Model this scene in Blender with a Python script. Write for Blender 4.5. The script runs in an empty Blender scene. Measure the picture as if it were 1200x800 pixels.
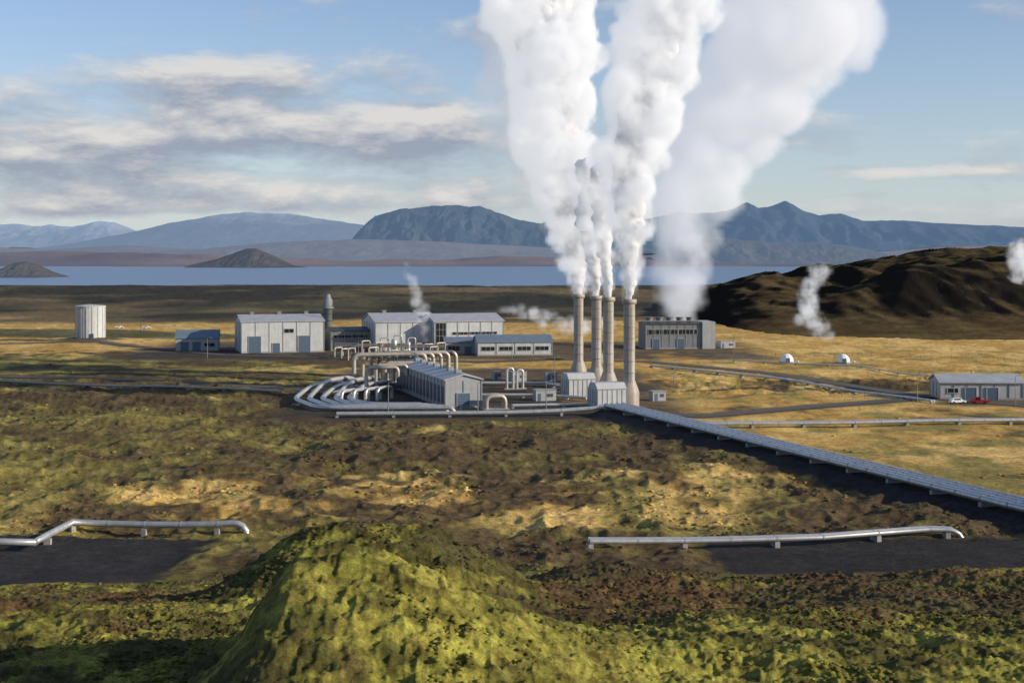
import bpy, math, random
import numpy as np
from mathutils import Vector, Matrix
random.seed(7); rng=np.random.default_rng(7)
scene=bpy.context.scene
F=1667.0; H=40.0; HY=303.0
def G(px,py,z=0.0):            # survey: photo bearing -> ground position in metres
    Y=F*(H-z)/(py-HY); return ((px-600)/F*Y, Y)
def at(px,Y): return (px-600)/F*Y
def zat(py,Y): return H+(HY-py)/F*Y
# ------------------------------------------------------------- noise
def _h(ix,iy,s):
    h=(ix.astype(np.uint32)*np.uint32(374761393)+iy.astype(np.uint32)*np.uint32(668265263)+np.uint32((s*2246822519)&0xffffffff))
    h=(h^(h>>13))*np.uint32(1274126177); h=h^(h>>np.uint32(16))
    return (h&np.uint32(0xffffff)).astype(np.float64)/float(0xffffff)*2-1
def vn(x,y,s=0):
    xi=np.floor(x).astype(np.int64); yi=np.floor(y).astype(np.int64); fx=x-xi; fy=y-yi
    u=fx*fx*fx*(fx*(fx*6-15)+10); v=fy*fy*fy*(fy*(fy*6-15)+10)
    xi=xi&0xffffffff; yi=yi&0xffffffff; x1=(xi+1)&0xffffffff; y1=(yi+1)&0xffffffff
    a=_h(xi,yi,s);b=_h(x1,yi,s);c=_h(xi,y1,s);d=_h(x1,y1,s)
    return (a*(1-u)+b*u)*(1-v)+(c*(1-u)+d*u)*v
def fbm(x,y,o=4,s=0,g=0.5):
    t=0;a=1;n=0
    for i in range(o):
        t=t+a*vn(x,y,s+i*17); n+=a; a*=g
        x,y=(x*1.6-y*1.2+3.1),(x*1.2+y*1.6+7.7)
    return t/n
def billow(x,y,o=3,s=0):
    t=0;a=1;n=0
    for i in range(o):
        t=t+a*(1-2*np.abs(vn(x,y,s+i*13))); n+=a; a*=0.5
        x,y=(x*1.6-y*1.2+1.3),(x*1.2+y*1.6+5.7)
    return t/n
def ss(a,b,x):
    t=np.clip((x-a)/(b-a),0,1); return t*t*(3-2*t)
def rect(X,Y,x0,x1,y0,y1,s):
    return ss(x0-s,x0+s,X)*(1-ss(x1-s,x1+s,X))*ss(y0-s,y0+s,Y)*(1-ss(y1-s,y1+s,Y))
def pathdist(X,Y,P):
    best=np.full(np.shape(X),1e9); side=np.zeros(np.shape(X))
    for (ax,ay),(bx,by) in zip(P[:-1],P[1:]):
        dx,dy=bx-ax,by-ay; L=dx*dx+dy*dy
        t=np.clip(((X-ax)*dx+(Y-ay)*dy)/L,0,1)
        d=np.hypot(X-ax-t*dx,Y-ay-t*dy); sg=np.sign((X-ax)*dy-(Y-ay)*dx)
        m=d<best; best=np.where(m,d,best); side=np.where(m,sg,side)
    return best,side
# ------------------------------------------------------------- ground
PIPELINE=[G(395,489),G(560,488),G(722,486),G(1200,610),G(1330,640)]
MAIN=PIPELINE[2:]
ROADS=[[G(-200,436),G(0,441),G(200,447),G(340,455),G(400,462)],
       [G(640,421),G(760,424),G(900,437),G(1090,466),G(1230,478),G(1500,480)],
       [G(740,482),G(820,488),G(960,476),G(1090,466)],
       [G(-100,403),G(120,402),G(260,416),G(420,420),G(560,424),G(660,421)]]
PIPE_R=[G(820,501),G(1000,499),G(1300,495)]
def ag(X,Y,cx,cy,h,sl,sr,sf,sb,p=2.0):
    dx=X-cx; dy=Y-cy
    a=np.where(dx<0,np.abs(dx)/sl,np.abs(dx)/sr); b=np.where(dy<0,np.abs(dy)/sf,np.abs(dy)/sb)
    return h*np.exp(-(a**p)-(b**2.0))
BY=[-300,-30,0,6,20,45,60,80,100,120,150,176,200]; BZ=[38,38.4,38.2,37,29,20,19,18,14.6,11.0,4,0.4,0]
def masks(X,Y):
    d,s=pathdist(X,Y,MAIN); d2,_=pathdist(X,Y,PIPELINE[:3])
    pad=np.maximum(rect(X,Y,-62,48,352,520,9),rect(X,Y,-165,110,560,690,14))
    pad=np.maximum(pad,rect(X,Y,118,170,385,430,8))
    lp=rect(X,Y,-130,-43,168,203,4)*1.0; rp=rect(X,Y,27,130,178,203,3)
    rd=np.zeros(np.shape(X))
    for r in ROADS:
        q,_=pathdist(X,Y,r); rd=np.maximum(rd,1-ss(3.2,7,q))
    return d,s,d2,pad,lp,rp,rd
def height(X,Y,fine=True):
    X=np.asarray(X,float); Y=np.asarray(Y,float)
    b=sum(np.interp(Y+o,BY,BZ) for o in (-6,-3,0,3,6))/5
    fg=1-ss(150,182,Y)
    near=ss(35,55,Y)*fg
    mnd=np.clip(ag(X,Y,-8,78,1,14,18,20,16)+ag(X,Y,-12.5,115,1,18,18,16,16),0,1)
    b=b+fg*fbm(X/17,Y/17,3,5)*1.5*ss(20,50,Y)*(1-.75*mnd)
    b=b+ag(X,Y,-10.6,75,6.6,3.4,13.0,15,8,2.0)+ag(X,Y,-12.0,116,6.6,9.5,12.0,12,11,3)
    b=b+ag(X,Y,10,138,3.2,12,15,12,10)+ag(X,Y,46,142,2.4,20,40,14,12)+ag(X,Y,-40,100,1.6,12,14,12,12)
    d,s,d2,pad,lp,rp,rd=masks(X,Y)
    flat=np.clip(pad+lp+rp+rd+(1-ss(5,9,d))+(1-ss(3,6,d2)),0,1)
    plain=ss(170,190,Y)
    rightz=(s<0)*ss(0,10,d)*(Y<420)
    rough=plain*(1-0.78*rightz)*(1-0.70*ss(430,520,Y))
    z=b
    z=z+rough*(1-flat)*(0.95*billow(X/9,Y/9,3,31)+1.4*fbm(X/26,Y/26,3,3)+0.40*billow(X/3.2,Y/3.2,2,77)-.2)
    z=z+plain*ss(900,1300,Y)*(1-ss(2050,2200,Y))*3.0*fbm(X/38,Y/60,4,9)
    z=z-12*ss(2120,2420,Y+90*fbm(X/300,Y/300,3,2))*(1-ss(7200,7900,Y+500*fbm(X/1500,Y/1500,3,21)))
    far=ss(7400,12000,Y)
    z=z+far*(90+120*fbm(X/1800,Y/1800,5,41))+np.clip(far*2,0,1)*25*fbm(X/500,Y/500,3,44)
    z=z+1.3*(1-ss(3.5,7.5,d))*ss(190,200,Y)
    z=z+ag(X,Y,at(106,690),690,2.0,17,17,17,17)
    if fine:
        z=z+near*(1-np.clip(lp+rp,0,1))*(0.34*fbm(X/1.7,Y/1.7,2,51)+0.14*billow(X/1.3,Y/1.3,2,53)+0.17*billow(X/0.65,Y/0.65,2,57)+0.07*fbm(X/0.3,Y/0.3,1,8))
    return z
def hz(x,y): return float(height(np.array([x]),np.array([y]))[0])
def mixc(a,b,t): return a*(1-t[...,None])+np.asarray(b)*t[...,None]
def ground_col(X,Y,Z):
    d,s,d2,pad,lp,rp,rd=masks(X,Y)
    na=fbm(X/70,Y/70,4,101); nb=fbm(X/16,Y/22,4,102); nc=fbm(X/4.2,Y/5,3,103); nd=fbm(X/1.1,Y/1.1,2,104)
    c=np.zeros(X.shape+(3,))+np.array((.105,.074,.036))
    c=mixc(c,(.19,.160,.046),ss(-.22,.38,nb*.8+nc*.5+na*.3))
    c=mixc(c,(.29,.245,.066),ss(.2,.6,nb*.6+nc*.4+na*.5))
    right=((s<0)*ss(1,12,d))*(Y<430)
    w=.84*right+.60*ss(400,470,Y)*ss(-70,-20,X)+.52*ss(430,520,Y)
    w=w+.54*rect(X,Y,-60,70,212,275,18)+.46*rect(X,Y,-200,-60,210,250,12)+.24*rect(X,Y,-60,20,290,350,14)
    w=w+.28*rect(X,Y,-220,-60,380,455,18)
    w=w+1.0*ss(600,660,Y)
    w=w-.5*rect(X,Y,-260,-75,455,590,25)-.26*rect(X,Y,-300,-60,265,370,40)
    o=ss(.35,.75,w+.55*nb+.28*nc+.35*na)
    oc=mixc(np.zeros_like(c)+np.array((.50,.31,.080)),(.66,.45,.15),ss(-.2,.4,nb+nc*.4))
    oc=mixc(oc,(.28,.225,.065),ss(.0,.55,fbm(X/9,Y/14,3,120)+.34*(1-ss(230,330,Y))-.35*ss(600,660,Y)))
    plain=ss(172,190,Y)
    t=(o*plain)[...,None]; c=c*(1-t)+oc*t
    fg=1-ss(165,186,Y)
    nm=fbm(X/5,Y/5,4,140)
    A=np.clip(ag(X,Y,-6,72,1.3,9,20,22,13),0,1)  # moss on the front mound lightened in colour to suggest sun on it
    m=np.zeros_like(c)+np.array((.090,.082,.024))
    m=mixc(m,(.20,.185,.036),ss(-.35,.25,nm+.5*nd+.35*nc+.5*A-.1))
    m=mixc(m,(.345,.315,.060),ss(.05,.65,nm+.6*nd+.45*A-.05))
    br=(rect(X,Y,-2,90,95,175,8)*.50+rect(X,Y,-70,-24,90,175,8)*.35+.30*(1-ss(0,30,np.abs(Y-118))))
    m=mixc(m,(.115,.060,.032),ss(.42,.8,br+.8*fbm(X/6,Y/7,4,150)+.4*nd-A)*.8)
    m=mixc(m,(.075,.064,.030),ss(.38,.8,br+.8*fbm(X/8,Y/9,4,151)+.3*nc-A)*.7)
    m=mixc(m,(.13,.095,.035),ss(.25,.6,fbm(X/2.4,Y/3,4,155))*.6)
    c=c*(1-fg[...,None])+m*fg[...,None]
    fl=ss(840,960,Y+120*na)
    lv=mixc(np.zeros_like(c)+np.array((.040,.038,.026)),(.10,.088,.046),ss(-.1,.5,fbm(X/70,Y/140,5,160)))
    lv=mixc(lv,(.25,.18,.085),ss(.15,.5,fbm(X/160,Y/260,4,161))*.6)
    c=c*(1-fl[...,None])+lv*fl[...,None]
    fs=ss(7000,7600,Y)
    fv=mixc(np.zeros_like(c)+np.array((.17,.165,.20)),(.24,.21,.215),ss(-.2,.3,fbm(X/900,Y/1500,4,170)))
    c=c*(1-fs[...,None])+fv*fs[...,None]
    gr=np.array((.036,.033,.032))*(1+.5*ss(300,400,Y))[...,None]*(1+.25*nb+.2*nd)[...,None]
    t=np.clip(pad*ss(-.55,.1,.9*pad+nb-.6),0,1)*.85
    t=np.maximum(t,np.clip((1-ss(3.5,6,d))+(s>0)*(1-ss(6,9.5,d+2.5*nb+1.5*nc))*(Y>185)*.9,0,1))  # gravel berm; dark strip beyond one edge also paints in the pipeline's shade
    t=np.maximum(t,(1-ss(2.5,4.5,d2)))
    t=np.maximum(t,ss(.30,.65,lp+.5*nc+.2*nb)); t=np.maximum(t,ss(.30,.65,rp+.5*nc+.2*nb)); t=np.maximum(t,rd*.8)
    t=np.maximum(t,(1-ss(13,20,np.hypot(X-at(106,690),Y-690)))*.9)
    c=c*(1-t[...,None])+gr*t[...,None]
    return c
def np_mesh(name,co,f,mat,col=None,smooth=True):
    me=bpy.data.meshes.new(name); k=f.shape[1]
    me.vertices.add(len(co)); me.vertices.foreach_set('co',co.astype(np.float32).ravel())
    me.loops.add(f.size); me.loops.foreach_set('vertex_index',f.astype(np.int32).ravel())
    me.polygons.add(len(f)); me.polygons.foreach_set('loop_start',np.arange(0,f.size,k,dtype=np.int32))
    me.update(calc_edges=True)
    me.polygons.foreach_set('use_smooth',np.full(len(f),smooth))
    if col is not None:
        at_=me.color_attributes.new('Col','FLOAT_COLOR','POINT')
        cc=np.ones((len(co),4),np.float32); cc[:,:3]=col; at_.data.foreach_set('color',cc.ravel())
    me.materials.append(mat); ob=bpy.data.objects.new(name,me); scene.collection.objects.link(ob); return ob
def grid_obj(name,X,Y,Z,mat,col=None,smooth=True):
    r,c=X.shape
    co=np.stack([X,Y,Z],-1).reshape(-1,3).astype(np.float32)
    i=np.arange((r-1)*(c-1)); ri=i//(c-1); ci=i%(c-1); a=ri*c+ci
    f=np.stack([a,a+1,a+c+1,a+c],-1).astype(np.int32)
    return np_mesh(name,co,f,mat,None if col is None else col.reshape(-1,3),smooth)
# ------------------------------------------------------------- material helpers
def newmat(name):
    m=bpy.data.materials.new(name); m.use_nodes=True; nt=m.node_tree; nt.nodes.clear()
    out=nt.nodes.new('ShaderNodeOutputMaterial'); return m,nt,out
def lk(nt,a,b): nt.links.new(a,b)
def setin(nt,sock,v):
    if isinstance(v,bpy.types.NodeSocket): nt.links.new(v,sock)
    else: sock.default_value=v
def M(nt,op,a,b=None,c=None,clamp=False):
    n=nt.nodes.new('ShaderNodeMath'); n.operation=op; n.use_clamp=clamp
    setin(nt,n.inputs[0],a)
    if b is not None: setin(nt,n.inputs[1],b)
    if c is not None: setin(nt,n.inputs[2],c)
    return n.outputs[0]
def noise(nt,vec,scale,detail=4,rough=.55,dist=0):
    n=nt.nodes.new('ShaderNodeTexNoise'); n.inputs['Scale'].default_value=scale; n.inputs['Detail'].default_value=detail
    n.inputs['Roughness'].default_value=rough; n.inputs['Distortion'].default_value=dist
    if vec is not None: nt.links.new(vec,n.inputs['Vector'])
    return n.outputs['Fac']
def mapr(nt,v,a,b,c=0,d=1):
    n=nt.nodes.new('ShaderNodeMapRange'); setin(nt,n.inputs[0],v)
    for i,k in enumerate((a,b,c,d)): n.inputs[i+1].default_value=k
    return n.outputs[0]
def mixcol(nt,f,a,b,mode='MIX'):
    n=nt.nodes.new('ShaderNodeMix'); n.data_type='RGBA'; n.blend_type=mode; n.clamp_factor=True
    setin(nt,n.inputs[0],f)
    for s,v in ((n.inputs[6],a),(n.inputs[7],b)):
        if isinstance(v,bpy.types.NodeSocket): nt.links.new(v,s)
        else: s.default_value=(*v,1)
    return n.outputs[2]
def simple(name,col,rough=.6,metal=0,var=.15,nscale=1.5,bump=0.0,bscale=20,rib=None,streak=0,emit=None):
    m,nt,out=newmat(name); p=nt.nodes.new('ShaderNodeBsdfPrincipled')
    tc=nt.nodes.new('ShaderNodeTexCoord').outputs['Object']
    n=noise(nt,tc,nscale,5,.6); f=mapr(nt,n,.3,.7,1-var,1+var)
    mul=nt.nodes.new('ShaderNodeVectorMath'); mul.operation='SCALE'; mul.inputs[0].default_value=col; lk(nt,f,mul.inputs['Scale'])
    c=mul.outputs[0]
    if streak:
        mp=nt.nodes.new('ShaderNodeMapping'); mp.inputs['Scale'].default_value=(1.2,1.2,.08); lk(nt,tc,mp.inputs[0])
        s=mapr(nt,noise(nt,mp.outputs[0],1.0,4,.6),.45,.75,0,streak)
        c=mixcol(nt,s,c,tuple(x*.45 for x in col))
    lk(nt,c,p.inputs['Base Color']); p.inputs['Roughness'].default_value=rough; p.inputs['Metallic'].default_value=metal
    if rib:
        w=nt.nodes.new('ShaderNodeTexWave'); w.bands_direction=rib[0]; w.inputs['Scale'].default_value=rib[1]; w.wave_profile='SIN'; lk(nt,tc,w.inputs[0])
        b=nt.nodes.new('ShaderNodeBump'); b.inputs['Strength'].default_value=.5; b.inputs['Distance'].default_value=.08; lk(nt,w.outputs['Fac'],b.inputs['Height']); lk(nt,b.outputs[0],p.inputs['Normal'])
    elif bump:
        b=nt.nodes.new('ShaderNodeBump'); b.inputs['Strength'].default_value=bump; b.inputs['Distance'].default_value=.1
        lk(nt,noise(nt,tc,bscale,5,.65),b.inputs['Height']); lk(nt,b.outputs[0],p.inputs['Normal'])
    lk(nt,p.outputs[0],out.inputs[0]); return m
def ground_mat():
    m,nt,out=newmat('ground_cover'); p=nt.nodes.new('ShaderNodeBsdfPrincipled'); p.inputs['Roughness'].default_value=.95
    p.inputs['Specular IOR Level'].default_value=.1
    a=nt.nodes.new('ShaderNodeVertexColor'); a.layer_name='Col'
    tc=nt.nodes.new('ShaderNodeTexCoord').outputs['Object']
    n1=mapr(nt,noise(nt,tc,.9,8,.68),.3,.7,.55,1.45)
    n2=mapr(nt,noise(nt,tc,.16,6,.65),.3,.7,.7,1.3)
    n3=mapr(nt,noise(nt,tc,4.5,5,.7),.3,.7,.55,1.45)
    f=M(nt,'MULTIPLY',M(nt,'MULTIPLY',n1,n2),n3)
    mul=nt.nodes.new('ShaderNodeVectorMath'); mul.operation='SCALE'; lk(nt,a.outputs[0],mul.inputs[0]); lk(nt,f,mul.inputs['Scale'])
    hs=nt.nodes.new('ShaderNodeHueSaturation'); lk(nt,mul.outputs[0],hs.inputs['Color']); lk(nt,mapr(nt,noise(nt,tc,.45,5,.6),.3,.7,.482,.512),hs.inputs['Hue'])
    lk(nt,hs.outputs[0],p.inputs['Base Color'])
    b=nt.nodes.new('ShaderNodeBump'); b.inputs['Strength'].default_value=.6; b.inputs['Distance'].default_value=.3; lk(nt,noise(nt,tc,1.8,9,.7),b.inputs['Height'])
    b2=nt.nodes.new('ShaderNodeBump'); b2.inputs['Strength'].default_value=.9; b2.inputs['Distance'].default_value=.12; lk(nt,noise(nt,tc,7,6,.75),b2.inputs['Height']); lk(nt,b.outputs[0],b2.inputs['Normal'])
    lk(nt,b2.outputs[0],p.inputs['Normal']); lk(nt,p.outputs[0],out.inputs[0]); return m
GM=ground_mat()
az=np.concatenate([np.linspace(-1.5,-.44,90,endpoint=False),np.linspace(-.44,.44,1000),np.linspace(.44,1.5,91)[1:]])
rows=[-20,-8,2,10,18,26,34,40]
y=45.0
while y<182: rows.append(y); y+=.24 if y<130 else .34
while y<30000: rows.append(y); y+=max(.45,y*y/66680*1.0) if y<2600 else y*.035
rows=np.array(rows)
A,R=np.meshgrid(az,rows); X=A*np.maximum(R,40.)*1.0; Y=R+0*A
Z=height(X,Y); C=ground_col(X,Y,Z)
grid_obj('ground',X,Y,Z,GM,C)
def tufts():
    t=(1+5**.5)/2
    iv=np.array([(-1,t,0),(1,t,0),(-1,-t,0),(1,-t,0),(0,-1,t),(0,1,t),(0,-1,-t),(0,1,-t),(t,0,-1),(t,0,1),(-t,0,-1),(-t,0,1)],float); iv/=np.linalg.norm(iv[0])
    fi=np.array([(0,11,5),(0,5,1),(0,1,7),(0,7,10),(0,10,11),(1,5,9),(5,11,4),(11,10,2),(10,7,6),(7,1,8),(3,9,4),(3,4,2),(3,2,6),(3,6,8),(3,8,9),(4,9,5),(2,4,11),(6,2,10),(8,6,7),(9,8,1)])
    n=80000; yy=1/ rng.uniform(1/560.,1/62.,n); xx=rng.uniform(-.5,.5,n)*yy
    k=fbm(xx/11,yy/11,3,301)+.5*fbm(xx/3,yy/3,2,302); d,s,d2,pad,lp,rp,rd=masks(xx,yy)
    A=ag(xx,yy,-6,72,1.3,9,20,22,13)
    ok=(k>.10)&(pad<.3)&(lp<.2)&(rp<.2)&(rd<.2)&(d>10)&(d2>5)&((s>0)|(yy<190)|(rng.random(n)<.10))&((A<.4)|(rng.random(n)<.35))&((yy<190)|(rng.random(n)<.6))
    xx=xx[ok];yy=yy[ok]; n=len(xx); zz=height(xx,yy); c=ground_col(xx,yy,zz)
    r=rng.uniform(.10,.34,n)*np.clip(yy/190,.5,1.5)
    V=iv[None]*(1+.35*rng.uniform(-1,1,(n,12,1))); V=V*r[:,None,None]*np.array([1.3,1.3,.6]); V[...,0]+=xx[:,None]; V[...,1]+=yy[:,None]; V[...,2]+=(zz+r*.05)[:,None]
    c=np.repeat((c*rng.uniform(.7,1.25,(n,1)))[:,None],12,1)
    f=(fi[None]+12*np.arange(n)[:,None,None]).reshape(-1,3)
    np_mesh('heath_tufts',V.reshape(-1,3),f,GM,c.reshape(-1,3))
tufts()
# ------------------------------------------------------------- lake
m,nt,out=newmat('lake_water'); p=nt.nodes.new('ShaderNodeBsdfPrincipled'); p.inputs['Base Color'].default_value=(.15,.23,.33,1); p.inputs['Roughness'].default_value=.35; p.inputs['Specular IOR Level'].default_value=.35
tc=nt.nodes.new('ShaderNodeTexCoord').outputs['Object']; b=nt.nodes.new('ShaderNodeBump'); b.inputs['Strength'].default_value=.5; b.inputs['Distance'].default_value=2
mp=nt.nodes.new('ShaderNodeMapping'); mp.inputs['Scale'].default_value=(.25,1,1); lk(nt,tc,mp.inputs[0])
lk(nt,noise(nt,mp.outputs[0],.03,6,.6),b.inputs['Height']); lk(nt,b.outputs[0],p.inputs['Normal']); lk(nt,p.outputs[0],out.inputs[0])
LX,LY=np.meshgrid(np.linspace(-13000,13000,20),np.linspace(2000,8600,12)); grid_obj('lake',LX,LY,LX*0-2.5,m)
# ------------------------------------------------------------- mountains
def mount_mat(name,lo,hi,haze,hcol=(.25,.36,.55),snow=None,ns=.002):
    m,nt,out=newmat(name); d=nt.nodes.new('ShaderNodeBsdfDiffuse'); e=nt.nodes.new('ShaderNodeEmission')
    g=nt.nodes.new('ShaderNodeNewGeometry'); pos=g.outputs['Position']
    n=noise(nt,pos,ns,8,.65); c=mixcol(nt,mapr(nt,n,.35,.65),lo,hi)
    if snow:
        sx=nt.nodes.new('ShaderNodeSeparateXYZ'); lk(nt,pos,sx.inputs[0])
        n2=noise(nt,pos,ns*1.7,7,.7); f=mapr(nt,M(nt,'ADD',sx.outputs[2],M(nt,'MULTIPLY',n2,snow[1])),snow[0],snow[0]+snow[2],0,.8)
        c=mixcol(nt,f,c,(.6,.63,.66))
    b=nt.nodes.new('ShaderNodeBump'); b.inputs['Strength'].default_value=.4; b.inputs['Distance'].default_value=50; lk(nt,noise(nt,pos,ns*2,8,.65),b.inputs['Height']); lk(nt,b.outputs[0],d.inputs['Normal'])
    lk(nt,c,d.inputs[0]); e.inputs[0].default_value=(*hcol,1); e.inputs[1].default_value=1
    mx=nt.nodes.new('ShaderNodeMixShader'); mx.inputs[0].default_value=haze; lk(nt,d.outputs[0],mx.inputs[1]); lk(nt,e.outputs[0],mx.inputs[2]); lk(nt,mx.outputs[0],out.inputs[0]); return m  # distance haze painted as a constant emission tint on each mountain
def mountain(name,pts,Yc,depth,amp,mat,seed,base=-20,pw=1.2,nx=420,ny=120,res=.06):
    xs=[at(p[0],Yc) for p in pts]; hs=[zat(p[1],Yc) for p in pts]
    x=np.linspace(xs[0],xs[-1],nx); yy=np.linspace(Yc-depth,Yc+depth,ny); XX,YY=np.meshgrid(x,yy)
    w=depth*.18*fbm(XX/(depth*.8),YY/(depth*.8),3,seed); t=np.clip(np.abs(YY-Yc+w*(np.abs(YY-Yc)/depth))/depth,0,1)
    hr=np.interp(XX,xs,hs)
    rid=1-np.abs(fbm(XX/(depth*.16),YY/(depth*.45),5,seed+3))*2
    Zm=base+(hr-base)*(1-t)**pw+amp*(hr-base)*(rid-.5)*t*(1-t)*3+ (hr-base)*.035*fbm(XX/(depth*res),YY/(depth*res),4,seed+9)
    return grid_obj(name,XX,YY,Zm,mat)
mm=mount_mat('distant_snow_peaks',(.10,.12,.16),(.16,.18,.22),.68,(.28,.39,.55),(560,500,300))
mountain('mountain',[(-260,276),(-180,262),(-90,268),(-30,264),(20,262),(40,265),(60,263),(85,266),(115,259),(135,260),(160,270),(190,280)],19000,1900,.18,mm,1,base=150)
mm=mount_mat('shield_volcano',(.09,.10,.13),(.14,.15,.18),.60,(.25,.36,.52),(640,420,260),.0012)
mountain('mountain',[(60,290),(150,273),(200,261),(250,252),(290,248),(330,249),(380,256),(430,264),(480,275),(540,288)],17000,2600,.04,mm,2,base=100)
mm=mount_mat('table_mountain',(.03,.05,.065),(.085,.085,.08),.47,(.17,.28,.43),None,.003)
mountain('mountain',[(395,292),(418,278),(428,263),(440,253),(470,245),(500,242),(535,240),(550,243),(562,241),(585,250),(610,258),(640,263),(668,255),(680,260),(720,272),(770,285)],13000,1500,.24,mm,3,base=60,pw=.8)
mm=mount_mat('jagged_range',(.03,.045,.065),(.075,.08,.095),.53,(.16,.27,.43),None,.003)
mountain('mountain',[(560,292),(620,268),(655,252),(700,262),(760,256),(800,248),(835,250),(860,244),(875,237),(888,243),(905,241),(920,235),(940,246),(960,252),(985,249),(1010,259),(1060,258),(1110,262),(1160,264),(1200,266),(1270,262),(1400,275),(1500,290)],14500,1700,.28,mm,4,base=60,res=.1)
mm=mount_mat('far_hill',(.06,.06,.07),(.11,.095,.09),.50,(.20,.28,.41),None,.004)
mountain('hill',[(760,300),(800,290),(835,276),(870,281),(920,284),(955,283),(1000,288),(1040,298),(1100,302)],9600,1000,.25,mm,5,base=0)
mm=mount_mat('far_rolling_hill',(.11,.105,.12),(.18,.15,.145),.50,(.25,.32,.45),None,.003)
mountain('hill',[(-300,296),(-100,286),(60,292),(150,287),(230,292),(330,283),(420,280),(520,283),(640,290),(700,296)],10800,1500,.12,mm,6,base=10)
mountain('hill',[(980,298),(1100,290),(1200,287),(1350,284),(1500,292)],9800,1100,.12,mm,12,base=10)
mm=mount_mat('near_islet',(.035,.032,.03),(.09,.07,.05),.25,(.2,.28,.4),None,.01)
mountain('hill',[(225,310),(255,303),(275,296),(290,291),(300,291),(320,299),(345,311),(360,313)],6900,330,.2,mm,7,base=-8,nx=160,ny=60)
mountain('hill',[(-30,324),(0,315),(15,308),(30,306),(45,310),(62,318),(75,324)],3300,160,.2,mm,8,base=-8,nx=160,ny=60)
def hill_right():
    x=np.linspace(110,900,400); yv=np.linspace(700,1650,400); XX,YY=np.meshgrid(x,yv)
    t=(YY-1060-.10*(XX-300))/260
    hr=np.interp(XX,[110,135,150,180,216,235,262,282,305,330,365,450,600,900],[-8,12,19,24,28,38,35,40,43,50,51,57,60,40])
    z=hr*np.exp(-np.abs(t)**2.2*1.2)
    z=z+15*np.exp(-((XX-262)/60)**2-((YY-850-.1*(XX-200))/45)**2)+22*np.exp(-((XX-400)/90)**2-((YY-860)/60)**2)+9*np.exp(-((XX-170)/35)**2-((YY-1010)/45)**2)
    rid=1-2*np.abs(fbm((XX+.35*YY)/46,YY/150,4,64))
    z=z+7.0*(rid-.4)*ss(4,20,z)*ss(0,.25,np.abs(t))+4*fbm(XX/60,YY/60,4,61)*ss(5,22,z)+1.6*billow(XX/22,YY/28,3,63)*ss(3,15,z)-3
    m,nt,out=newmat('dark_lava_hill'); d=nt.nodes.new('ShaderNodeBsdfDiffuse'); g=nt.nodes.new('ShaderNodeNewGeometry')
    s=nt.nodes.new('ShaderNodeSeparateXYZ'); lk(nt,g.outputs['Normal'],s.inputs[0])
    n=noise(nt,g.outputs['Position'],.03,8,.65); n2=noise(nt,g.outputs['Position'],.25,6,.7)
    f=mapr(nt,M(nt,'ADD',s.outputs[2],M(nt,'MULTIPLY',M(nt,'SUBTRACT',n,.5),.35)),.91,1.04)  # hill tops coloured lighter by slope, as if sunlit; steep faces darker
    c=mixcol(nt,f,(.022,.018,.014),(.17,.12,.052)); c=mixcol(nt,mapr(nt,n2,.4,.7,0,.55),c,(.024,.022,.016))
    b=nt.nodes.new('ShaderNodeBump'); b.inputs['Distance'].default_value=2.0; b.inputs['Strength'].default_value=.7; lk(nt,noise(nt,g.outputs['Position'],.12,8,.7),b.inputs['Height']); lk(nt,b.outputs[0],d.inputs['Normal'])
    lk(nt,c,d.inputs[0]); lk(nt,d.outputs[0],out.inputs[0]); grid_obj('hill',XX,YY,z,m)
hill_right()
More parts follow.
